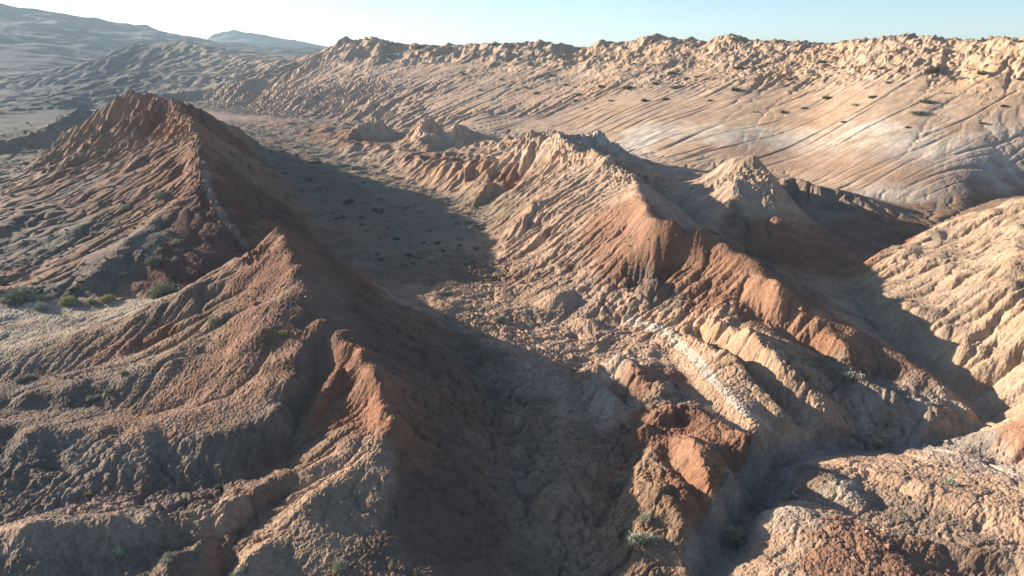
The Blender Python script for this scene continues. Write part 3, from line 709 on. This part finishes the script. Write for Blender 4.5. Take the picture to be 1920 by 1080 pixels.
# bedding, mottling
strata = perlin(Z * 1.1 + wn1 * 1.2, Xw * .02, 601)
var = 1 + .15 * wn1 + .20 * wn2 + .12 * wn3 + .07 * np.clip(LAf - gblur(LAf, 9), -1.5, 2.5) + .08 * strata
var *= 1 + .10 * np.clip(-DEf, 0, 1)
col *= np.clip(var, .5, 1.6)[..., None]
hue = fbm(Xw * .05, Yw * .05, 3, 611)[..., None]
col *= 1 + np.array([.05, .0, -.07], np.float32) * hue
_l = col.mean(-1, keepdims=True)
col = (_l + (col - _l) * 1.06) * np.array([.97, .94, .91], np.float32)
col = np.clip(col, 0.015, .75)
print('colour', round(time.time() - T0, 1))

# ---------------------------------------------------------------- materials
def mat_new(name):
    m = bpy.data.materials.new(name); m.use_nodes = True
    return m, m.node_tree, m.node_tree.nodes['Principled BSDF']
def clay_material():
    m, nt, b = mat_new('clay')
    at = nt.nodes.new('ShaderNodeAttribute'); at.attribute_name = 'soil'; at.attribute_type = 'GEOMETRY'
    tc = nt.nodes.new('ShaderNodeNewGeometry')
    n1 = nt.nodes.new('ShaderNodeTexNoise'); n1.inputs['Scale'].default_value = 3.2; n1.inputs['Detail'].default_value = 6; n1.inputs['Roughness'].default_value = .65
    n2 = nt.nodes.new('ShaderNodeTexNoise'); n2.inputs['Scale'].default_value = 11; n2.inputs['Detail'].default_value = 4
    nt.links.new(tc.outputs['Position'], n1.inputs['Vector']); nt.links.new(tc.outputs['Position'], n2.inputs['Vector'])
    mr = nt.nodes.new('ShaderNodeMapRange'); mr.inputs['From Min'].default_value = .3; mr.inputs['From Max'].default_value = .7
    mr.inputs['To Min'].default_value = .78; mr.inputs['To Max'].default_value = 1.2
    nt.links.new(n1.outputs['Fac'], mr.inputs['Value'])
    mr2 = nt.nodes.new('ShaderNodeMapRange'); mr2.inputs['From Min'].default_value = .35; mr2.inputs['From Max'].default_value = .7
    mr2.inputs['To Min'].default_value = .86; mr2.inputs['To Max'].default_value = 1.15
    nt.links.new(n2.outputs['Fac'], mr2.inputs['Value'])
    mu = nt.nodes.new('ShaderNodeMath'); mu.operation = 'MULTIPLY'
    nt.links.new(mr.outputs[0], mu.inputs[0]); nt.links.new(mr2.outputs[0], mu.inputs[1])
    sc_ = nt.nodes.new('ShaderNodeVectorMath'); sc_.operation = 'SCALE'
    nt.links.new(at.outputs['Color'], sc_.inputs[0]); nt.links.new(mu.outputs[0], sc_.inputs['Scale'])
    nt.links.new(sc_.outputs[0], b.inputs['Base Color'])
    b.inputs['Roughness'].default_value = .95
    b.inputs['Specular IOR Level'].default_value = .12
    bp = nt.nodes.new('ShaderNodeBump'); bp.inputs['Strength'].default_value = .8; bp.inputs['Distance'].default_value = .12
    n3 = nt.nodes.new('ShaderNodeTexNoise'); n3.inputs['Scale'].default_value = 9.0; n3.inputs['Detail'].default_value = 3
    nt.links.new(tc.outputs['Position'], n3.inputs['Vector'])
    ad = nt.nodes.new('ShaderNodeMath'); ad.operation = 'MULTIPLY_ADD'; ad.inputs[1].default_value = .4
    nt.links.new(n3.outputs['Fac'], ad.inputs[0]); nt.links.new(n1.outputs['Fac'], ad.inputs[2])
    nt.links.new(ad.outputs[0], bp.inputs['Height'])
    nt.links.new(bp.outputs[0], b.inputs['Normal'])
    return m
CLAY = clay_material()

# ---------------------------------------------------------------- cut the sheet into the landforms it shows
owners = sorted(set(o for o, k, _ in LINES))
hill_of = {'left_ridge': 1, 'front_hill': 2, 'central': 3, 'pyramid': 4, 'tan_hill': 5, 'wall': 6, 'mountain': 7, 'butte': 8, 'dyke': 9, 'mound': 10,
           'plate': 10, 'far_hill': 11, 'rock_hill': 12, 'red_mound': 13, 'behind': 4}
step = 0.012
onx = int(round((TH1 - TH0) / step)) + 1; ony = int(round((U1 - U0) / step)) + 1
own = np.zeros((ony, onx), int)
for o, k, t_, u_, z_ in SAMPLES:
    if k == 'c' and o in hill_of:
        i = np.clip(np.round((t_ - TH0) / step).astype(int), 0, onx - 1); j = np.clip(np.round((u_ - U0) / step).astype(int), 0, ony - 1)
        own[j, i] = hill_of[o]
for it in range(400):
    if (own > 0).all(): break
    P = np.pad(own, 1, mode='edge')
    n = np.maximum(np.maximum(P[:-2, 1:-1], P[2:, 1:-1]), np.maximum(P[1:-1, :-2], P[1:-1, 2:]))
    own = np.where(own == 0, n, own)
oi = np.clip(np.round((th - TH0) / step).astype(int), 0, onx - 1); oj = np.clip(np.round((uu - U0) / step).astype(int), 0, ony - 1)
region = own[oj][:, oi]
raised = (base - FLf + .25 * fbm(Xw * .12, Yw * .12, 3, 701)) > np.where(region == 10, .7, 1.2)
raised |= (region == 7) & (Rf > 650)
region = np.where(raised, region, 0)
region = np.where(wash > .5, 20, region)
NAMES = {0: 'ground', 1: 'ridge', 2: 'hill', 3: 'ridge', 4: 'hill', 5: 'hill', 6: 'ridge', 7: 'mountain', 8: 'mountain', 9: 'ridge', 10: 'hill', 11: 'hill', 12: 'hill', 13: 'hill', 20: 'dry_wash'}
LBL = {0: 'dusty brown valley floor between the hills', 1: 'dark red ridge with a pale rocky spine on the left', 2: 'rust and grey foreground hill with a pointed peak',
       3: 'tan and rust ridge with a rocky top in the middle', 4: 'buff rock pyramid behind the middle ridge', 5: 'smooth tan hill at the right edge',
       6: 'long tan escarpment scored with diagonal rills', 7: 'blue hazy mountain rising at the left', 8: 'flat topped far mountain on the skyline', 9: 'thin white clay dyke among the low mounds',
       10: 'low rust and tan mounds and slabs by the dry wash', 11: 'low hazy hills on the far left flat', 12: 'small buff rock hills below the escarpment', 13: 'row of small dark red mounds in the far valley', 20: 'flat grey silt bed of the dry wash'}
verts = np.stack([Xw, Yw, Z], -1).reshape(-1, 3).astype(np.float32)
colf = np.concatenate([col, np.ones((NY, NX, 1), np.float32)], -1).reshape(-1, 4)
jj, ii = np.mgrid[0:NY - 1, 0:NX - 1]
quads = np.stack([jj * NX + ii, jj * NX + ii + 1, (jj + 1) * NX + ii + 1, (jj + 1) * NX + ii], -1).reshape(-1, 4)
freg = region[:-1, :-1].reshape(-1)
def mesh_np(name, v, q, cols=None, mat=None, smooth=False):
    me = bpy.data.meshes.new(name)
    k = q.shape[1]
    me.vertices.add(len(v)); me.vertices.foreach_set('co', np.ascontiguousarray(v, np.float32).ravel())
    me.loops.add(q.size); me.loops.foreach_set('vertex_index', q.ravel().astype(np.int32))
    me.polygons.add(len(q)); me.polygons.foreach_set('loop_start', np.arange(0, q.size, k, dtype=np.int32))
    me.polygons.foreach_set('loop_total', np.full(len(q), k, np.int32))
    me.update(calc_edges=True)
    if cols is not None:
        a = me.color_attributes.new('soil', 'FLOAT_COLOR', 'POINT'); a.data.foreach_set('color', cols.astype(np.float32).ravel())
    me.polygons.foreach_set('use_smooth', np.full(len(q), smooth, bool))
    if mat: me.materials.append(mat)
    return me
def link(name, me, parent=None, **props):
    o = bpy.data.objects.new(name, me); sc.collection.objects.link(o)
    if parent: o.parent = parent
    for k, v in props.items(): o[k] = v
    return o
for rid in sorted(NAMES):
    q = quads[freg == rid]
    if not len(q): continue
    used = np.zeros(len(verts), bool); used[q.ravel()] = True
    remap = np.cumsum(used) - 1
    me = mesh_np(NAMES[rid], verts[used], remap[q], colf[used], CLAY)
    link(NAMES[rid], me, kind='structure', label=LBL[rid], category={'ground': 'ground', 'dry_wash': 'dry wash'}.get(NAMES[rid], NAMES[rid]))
print('terrain meshes', round(time.time() - T0, 1))

# the plain outside the modelled view, a little lower than the sheet, out to the horizon
tt = np.linspace(0, 2 * math.pi, 97)[:-1]
rr = [15.0, 40, 120, 400, 1200, 3000]
HFz = Z

# ---------------------------------------------------------------- placing things on the final sheet
TSf = np.exp(np.linspace(math.log(27), math.log(2900), 9000))
def zfinal(x, y):
    t_ = np.arctan2(x, y); u_ = np.log(np.hypot(x, y))
    fi = np.clip(np.interp(t_, th, np.arange(NX)), 0, NX - 1.001); fj = np.clip(np.interp(u_, uu, np.arange(NY)), 0, NY - 1.001)
    i = fi.astype(int); j = fj.astype(int); a = fi - i; b = fj - j
    return (Z[j, i] * (1 - a) + Z[j, i + 1] * a) * (1 - b) + (Z[j + 1, i] * (1 - a) + Z[j + 1, i + 1] * a) * b
def place(px, py):
    X, Y, Zr = ray(px, py)
    h = zfinal(X * TSf, Y * TSf)
    b = (CAM_H + Zr * TSf) < h
    if not b.any(): return None
    k = int(np.argmax(b)); t = TSf[k]
    return X * t, Y * t, float(h[k]), t

# ---------------------------------------------------------------- shrubs
def leaf_mat(name, c, var=.25):
    m, nt, b = mat_new(name)
    tc = nt.nodes.new('ShaderNodeNewGeometry'); n = nt.nodes.new('ShaderNodeTexNoise'); n.inputs['Scale'].default_value = 6
    nt.links.new(tc.outputs['Position'], n.inputs['Vector'])
    cr_ = nt.nodes.new('ShaderNodeValToRGB'); e = cr_.color_ramp.elements
    e[0].position = .3; e[1].position = .7
    e[0].color = (*[x * (1 - var) for x in c], 1); e[1].color = (*[x * (1 + var) for x in c], 1)
    nt.links.new(n.outputs['Fac'], cr_.inputs[0]); nt.links.new(cr_.outputs[0], b.inputs['Base Color'])
    b.inputs['Roughness'].default_value = .8; b.inputs['Specular IOR Level'].default_value = .2
    return m
M_GREEN = leaf_mat('shrub_leaf', (.28,.29,.185)); M_YEL = leaf_mat('yellow_shrub_leaf', (.45,.41,.20)); M_GREY = leaf_mat('grey_shrub_leaf', (.42,.41,.29))
M_DARK = leaf_mat('dark_shrub_leaf', (.15,.14,.09)); M_STEM = leaf_mat('shrub_stem', (.16, .11, .07))
def shrub_meshes(seed, n, spread, tall, lobes, mat, stems=14):
    """unit shrub, one metre across: a dome of thin upright leaves over a fan of stems"""
    r = np.random.default_rng(seed)
    L = [(r.uniform(-.3, .3) * (lobes > 1), r.uniform(-.3, .3) * (lobes > 1), r.uniform(.7, 1.05)) for _ in range(lobes)]
    V = []; Q = []
    for k in range(n):
        lx, ly, ls = L[k % lobes]
        th_ = r.uniform(0, 2 * np.pi); ph = np.arccos(r.uniform(0.02, 1))
        rad = (1 + .28 * math.sin(3 * th_ + seed) * math.sin(2 * ph + seed) + .18 * math.sin(7 * th_ + 5 * ph)) * r.uniform(.3, 1) ** .7 * ls * (.5 if lobes == 1 else .34) * r.uniform(.8, 1.12)
        d = np.array([np.sin(ph) * np.cos(th_), np.sin(ph) * np.sin(th_), np.cos(ph) * tall])
        p = np.array([lx, ly, .03]) + d * rad * np.array([1, 1, 1.5])
        up = d + np.array([r.normal() * .45, r.normal() * .45, .45 + r.normal() * .25]); up /= np.linalg.norm(up)
        side = np.cross(up, r.normal(size=3)); side /= np.linalg.norm(side) + 1e-6
        ln = r.uniform(.05, .12) * spread; w_ = r.uniform(.012, .026) * spread
        b = len(V)
        V += [p - side * w_, p + side * w_, p + up * ln + side * w_ * .5, p + up * ln - side * w_ * .5]
        Q.append((b, b + 1, b + 2, b + 3))
    fol = mesh_np('foliage', np.array(V), np.array(Q), None, mat)
    V = []; Q = []
    for k in range(stems):
        lx, ly, ls = L[k % lobes]; th_ = r.uniform(0, 6.283); out = r.uniform(.1, .45)
        e_ = np.array([lx + np.cos(th_) * out * .8, ly + np.sin(th_) * out * .8, r.uniform(.25, .6) * tall])
        s_ = np.array([lx * .4, ly * .4, -.06]); mid = (s_ + e_) / 2 + np.array([0, 0, .06])
        pts_ = [s_, mid, e_]; b = len(V)
        for q_, rr_ in zip(pts_, (.014, .009, .003)):
            for a_ in range(3):
                V.append(q_ + rr_ * np.array([math.cos(a_ * 2.094), math.sin(a_ * 2.094), 0]))
        for s2 in range(2):
            for a_ in range(3):
                Q.append((b + s2 * 3 + a_, b + s2 * 3 + (a_ + 1) % 3, b + s2 * 3 + 3 + (a_ + 1) % 3, b + s2 * 3 + 3 + a_))
    st_ = mesh_np('branches', np.array(V), np.array(Q), None, M_STEM)
    return fol, st_
KINDS = {'g': shrub_meshes(1, 1500, 1.0, .85, 1, M_GREEN), 'G': shrub_meshes(2, 2200, .8, .8, 4, M_GREEN), 'y': shrub_meshes(3, 1200, 1.1, .6, 3, M_YEL),
         'b': shrub_meshes(4, 900, 1.2, .8, 1, M_GREY), 'B': shrub_meshes(5, 1100, 1.1, .7, 3, M_GREY), 'd': shrub_meshes(6, 700, 1.4, .6, 2, M_DARK)}
def shrub(px, py, w, kind, label, group=None, parts=True, p=None):
    p = p or place(px, py)
    if not p: return
    size = w * p[3] / F * .88
    fol, st_ = KINDS[kind]
    r = random.Random(int(px * 31 + py))
    if parts:
        e = bpy.data.objects.new('shrub', None); sc.collection.objects.link(e)
        link('foliage', fol, e); link('branches', st_, e)
    else:
        e = link('shrub', fol)
    e.location = (p[0], p[1], p[2] - .05 * size); e.scale = (size, size * r.uniform(.9, 1.1), size * r.uniform(.85, 1.15)); e.rotation_euler = (0, 0, r.uniform(0, 6.28))
    e['label'] = label; e['category'] = 'shrub'
    if group: e['group'] = group
    return e
NEAR = [
 (1380,1018,56,'g','bushy grey green shrub beside the dry wash, casting a long shadow to the right'),
 (1205,1015,56,'B','wide pale green shrub in the shade of the low mounds left of the dry wash'),
 (1210,975,26,'b','small grey shrub just above the wide pale shrub in the shade'),
 (1160,910,17,'b','tiny pale grey shrub alone in the shaded gully left of the mounds'),
 (222,1043,30,'b','pale spiky shrub in the dark hollow at the bottom left, left one of the pair'),
 (316,1052,38,'B','pale spiky shrub on a small hump at the bottom left, right one of the pair'),
 (637,1066,30,'b','thin grey shrub at the bottom edge below the foreground hill'),
 (450,1076,42,'B','low yellow grey shrub at the bottom edge left of the thin grey one'),
 (410,912,17,'y','small yellow shrub in the dark gully under the foreground hill'),
 (163,930,16,'y','tiny yellow tuft on the grey slope at lower left'),
 (288,606,20,'g','small bright green shrub in a furrow on the left flank of the foreground hill'),
 (236,700,20,'y','small yellow green shrub on the grey spur at left'),
 (200,735,20,'y','round pale yellow shrub in the middle of the grey left slope'),
 (176,748,26,'B','spreading pale shrub just left of the round yellow one on the grey left slope'),
 (45,712,30,'B','dull olive shrub near the left edge on the grey spur'),
 (300,556,68,'G','large rounded green shrub at the foot of the dark slope, by the pale flat'),
 (283,495,38,'G','tall green shrub growing on the shaded dark slope'),
 (232,518,24,'y','yellow green shrub on the shaded dark slope, left of the tall green one'),
 (330,458,16,'b','small pale shrub high on the shaded dark slope'),
 (300,470,12,'b','tiny pale shrub between the tall green shrub and the crest of the dark slope'),
 (329,488,12,'b','tiny grey shrub right of the tall green one on the dark slope'),
 (137,568,42,'y','bright yellow shrub on the far edge of the pale flat'),
 (176,566,22,'y','small straw coloured shrub between the two yellow ones on the pale flat'),
 (197,562,32,'y','low straw coloured shrub with a dark base at the edge of the pale flat'),
 (28,566,80,'G','largest shrub, a broad dark green clump at the left edge of the pale flat'),
 (68,562,30,'B','olive shrub touching the right side of the broad dark green clump'),
 (77,580,22,'b','dull grey shrub on the pale flat in front of the broad clump'),
 (400,606,20,'b','grey shrub on a rib of the foreground hill left flank'),
 (522,594,11,'g','small green tuft high on the lit gravel slope of the foreground hill'),
 (528,628,26,'y','low grassy patch on the lit gravel slope of the foreground hill'),
 (305,372,38,'G','olive shrub on the brown flank of the left ridge'),
 (237,392,24,'B','pale olive shrub left of the larger one on the brown flank of the left ridge'),
 (180,440,22,'B','small pale shrub low on the brown flank of the left ridge'),
 (240,455,14,'y','tiny yellow shrub on the sunlit spur of the left ridge'),
 (1485,936,24,'b','pale tuft on the rim of the dry wash above the smooth bulging slab'),
 (1650,830,52,'B','wide low olive shrub mat on the bank where the ridge meets the dry wash'),
 (1597,836,18,'b','little grey shrub left of the olive mat at the dry wash'),
 (1602,710,34,'B','grey green shrub in the hollow between the spurs of the middle ridge'),
 (1780,908,28,'b','flat grey shrub on the pale slabs at lower right'),
 (935,600,26,'B','low tan shrub on the sunlit valley floor'),
 (835,552,22,'B','small brown shrub on the valley floor at the tip of the shadow gap'),
 (1265,165,22,'B','large olive shrub on the upper escarpment near its middle outcrop'),
]
for px, py, w, k, lab in NEAR:
    shrub(px, py, w, k, lab)
SLOPE = [(1542,118,16),(1520,142,12),(1549,186,18),(1635,184,17),(1665,156,13),(1737,193,24),(1720,215,26),(1751,135,28),(1804,149,17),(1842,140,22),(1915,150,18),(1602,198,14),(1750,152,13),
 (1467,212,13),(1507,204,12),(1840,232,13),(1774,176,12),(1179,167,18),(1085,180,14),(1207,190,14),(1247,188,15),(1229,158,13),(1260,139,14),(1287,149,14),(1387,130,20),(1380,170,22),
 (1275,164,13),(1227,123,11),(1247,121,10),(1415,211,12),(1007,176,12),(1032,142,11),(1125,164,12),(1080,190,12),(1100,205,10),(940,150,9),(985,165,9),(900,170,9),(870,140,9),(1060,160,9),(1145,190,10),(1330,190,10),(1320,150,9),(1700,240,10),(1880,200,12),(1580,230,9),(1650,130,10),(1480,150,10),(1440,120,9)]
for px, py, w in SLOPE:
    shrub(px, py, w * 1.1, 'd' if (px * 7 + py) % 3 else 'B', 'small dark shrub dotting the upper slope of the tan escarpment', 'shrubs on the escarpment')
for px, py, w in [(925,84,12),(785,90,16),(730,84,9),(690,75,8),(1375,74,12),(1225,80,9),(960,88,8),(845,92,9)]:
    shrub(px, py, w, 'd', 'dark shrub standing on the skyline of the escarpment', 'shrubs on the skyline', False)
n = 0
while n < 75:
    px, py = random.uniform(500, 900), random.uniform(262, 500)
    if not (0.42 * (px - 500) + 258 < py < 0.9 * (px - 500) + 300): continue
    n += 1
    shrub(px, py, random.uniform(7, 17) * (py / 400) ** .5, random.choice('ddGB'), 'dark low shrub scattered over the shaded valley floor', 'shrubs on the valley floor', False)
n = 0
while n < 110:
    px, py = random.uniform(-20, 330), random.uniform(225, 560)
    if py < 300 and px > 140: continue
    n += 1
    shrub(px, py, random.uniform(5, 13) * (py / 380) ** .8, random.choice('dddGBB'), 'low olive shrub scattered over the flats and brown slopes at left', 'shrubs on the left slopes', False)

# ---------------------------------------------------------------- loose stones on the near slopes
NG = 26000
g_t = rng.uniform(-.64, .64, NG * 3); g_u = rng.uniform(math.log(34), math.log(150), NG * 3)
gx_ = np.exp(g_u) * np.sin(g_t); gy_ = np.exp(g_u) * np.cos(g_t)
dn = fbm(gx_ * .12, gy_ * .12, 3, 951) + .5 * fbm(gx_ * .5, gy_ * .5, 2, 955)
keep = np.where(rng.random(NG * 3) < sstep(-.3, .9, dn) ** 1.5)[0][:NG]
gx_, gy_ = gx_[keep], gy_[keep]; n_ = len(gx_); gz_ = zfinal(gx_, gy_)
sz = np.clip(rng.lognormal(math.log(.035), .55, n_), .018, .22) * np.clip(np.hypot(gx_, gy_) / 55, 1, 1.8)
oct_ = np.array([(1, 0, 0), (0, 1, 0), (-1, 0, 0), (0, -1, 0), (0, 0, 1), (0, 0, -1)], float)
ofc = np.array([(0, 1, 4), (1, 2, 4), (2, 3, 4), (3, 0, 4), (1, 0, 5), (2, 1, 5), (3, 2, 5), (0, 3, 5)])
ang = rng.uniform(0, 6.28, n_); ca, sa = np.cos(ang), np.sin(ang)
pv = oct_[None] * (1 + .45 * rng.normal(size=(n_, 6, 1))).clip(.4, 1.8) * np.array([1.2, .9, .7])
pv = np.stack([pv[..., 0] * ca[:, None] - pv[..., 1] * sa[:, None], pv[..., 0] * sa[:, None] + pv[..., 1] * ca[:, None], pv[..., 2]], -1) * sz[:, None, None]
pv += np.stack([gx_, gy_, gz_ + sz * .25], -1)[:, None]
gi = np.clip(np.searchsorted(th, np.arctan2(gx_, gy_)), 0, NX - 1); gj = np.clip(np.searchsorted(uu, np.log(np.hypot(gx_, gy_))), 0, NY - 1)
gc = col[gj, gi] * rng.uniform(.65, 1.45, (n_, 1)) + .02
gc = np.concatenate([np.repeat(gc[:, None], 6, 1), np.ones((n_, 6, 1))], -1).reshape(-1, 4)
gm = mesh_np('gravel', pv.reshape(-1, 3), (ofc[None] + 6 * np.arange(n_)[:, None, None]).reshape(-1, 3), gc, CLAY)
link('gravel', gm, kind='stuff', label='loose stones and gravel strewn over the near slopes', category='gravel')

# ---------------------------------------------------------------- wide plain under and behind everything, and the dusty air
pl_r = [10.0, 30, 80, 200, 600, 1600, 3000]; pn = 96
V = [(0, 0, -9.0)] + [(r_ * math.cos(k * 2 * math.pi / pn), r_ * math.sin(k * 2 * math.pi / pn), -9.0 + .8 * math.sin(k * 1.7 + r_)) for r_ in pl_r for k in range(pn)]
Fc = [(0, 1 + k, 1 + (k + 1) % pn) for k in range(pn)]
for s_ in range(len(pl_r) - 1):
    for k in range(pn):
        a_ = 1 + s_ * pn; Fc.append((a_ + k, a_ + pn + k, a_ + pn + (k + 1) % pn, a_ + (k + 1) % pn))
me = bpy.data.meshes.new('plain'); me.from_pydata(V, [], Fc)
a = me.color_attributes.new('soil', 'FLOAT_COLOR', 'POINT')
a.data.foreach_set('color', np.tile(np.array([*PAL['brown'], 1], np.float32), len(V)))
me.materials.append(CLAY)
link('plain', me, kind='structure', label='brown desert plain reaching out around the hills', category='ground')
hm = bpy.data.materials.new('haze'); hm.use_nodes = True
nt = hm.node_tree
for n_ in list(nt.nodes): nt.nodes.remove(n_)
o_ = nt.nodes.new('ShaderNodeOutputMaterial'); v_ = nt.nodes.new('ShaderNodeVolumePrincipled')
v_.inputs['Color'].default_value = (.66, .86, 1.0, 1); v_.inputs['Density'].default_value = HAZE_D; v_.inputs['Anisotropy'].default_value = .2
nt.links.new(v_.outputs[0], o_.inputs['Volume'])
x_, zb, zt = 3250.0, float(min(Z.min(), -10)) - 1, float(Z.max()) + 5
V = [(-x_, -x_, zb), (x_, -x_, zb), (x_, x_, zb), (-x_, x_, zb), (-x_, -x_, zt), (x_, -x_, zt), (x_, x_, zt), (-x_, x_, zt)]
me = bpy.data.meshes.new('haze'); me.from_pydata(V, [], [(3, 2, 1, 0), (4, 5, 6, 7), (0, 1, 5, 4), (1, 2, 6, 5), (2, 3, 7, 6), (3, 0, 4, 7)])
me.materials.append(hm)
link('haze', me, kind='stuff', label='thin blue dusty air over the desert hills', category='haze')
print('script done', round(time.time() - T0, 1))
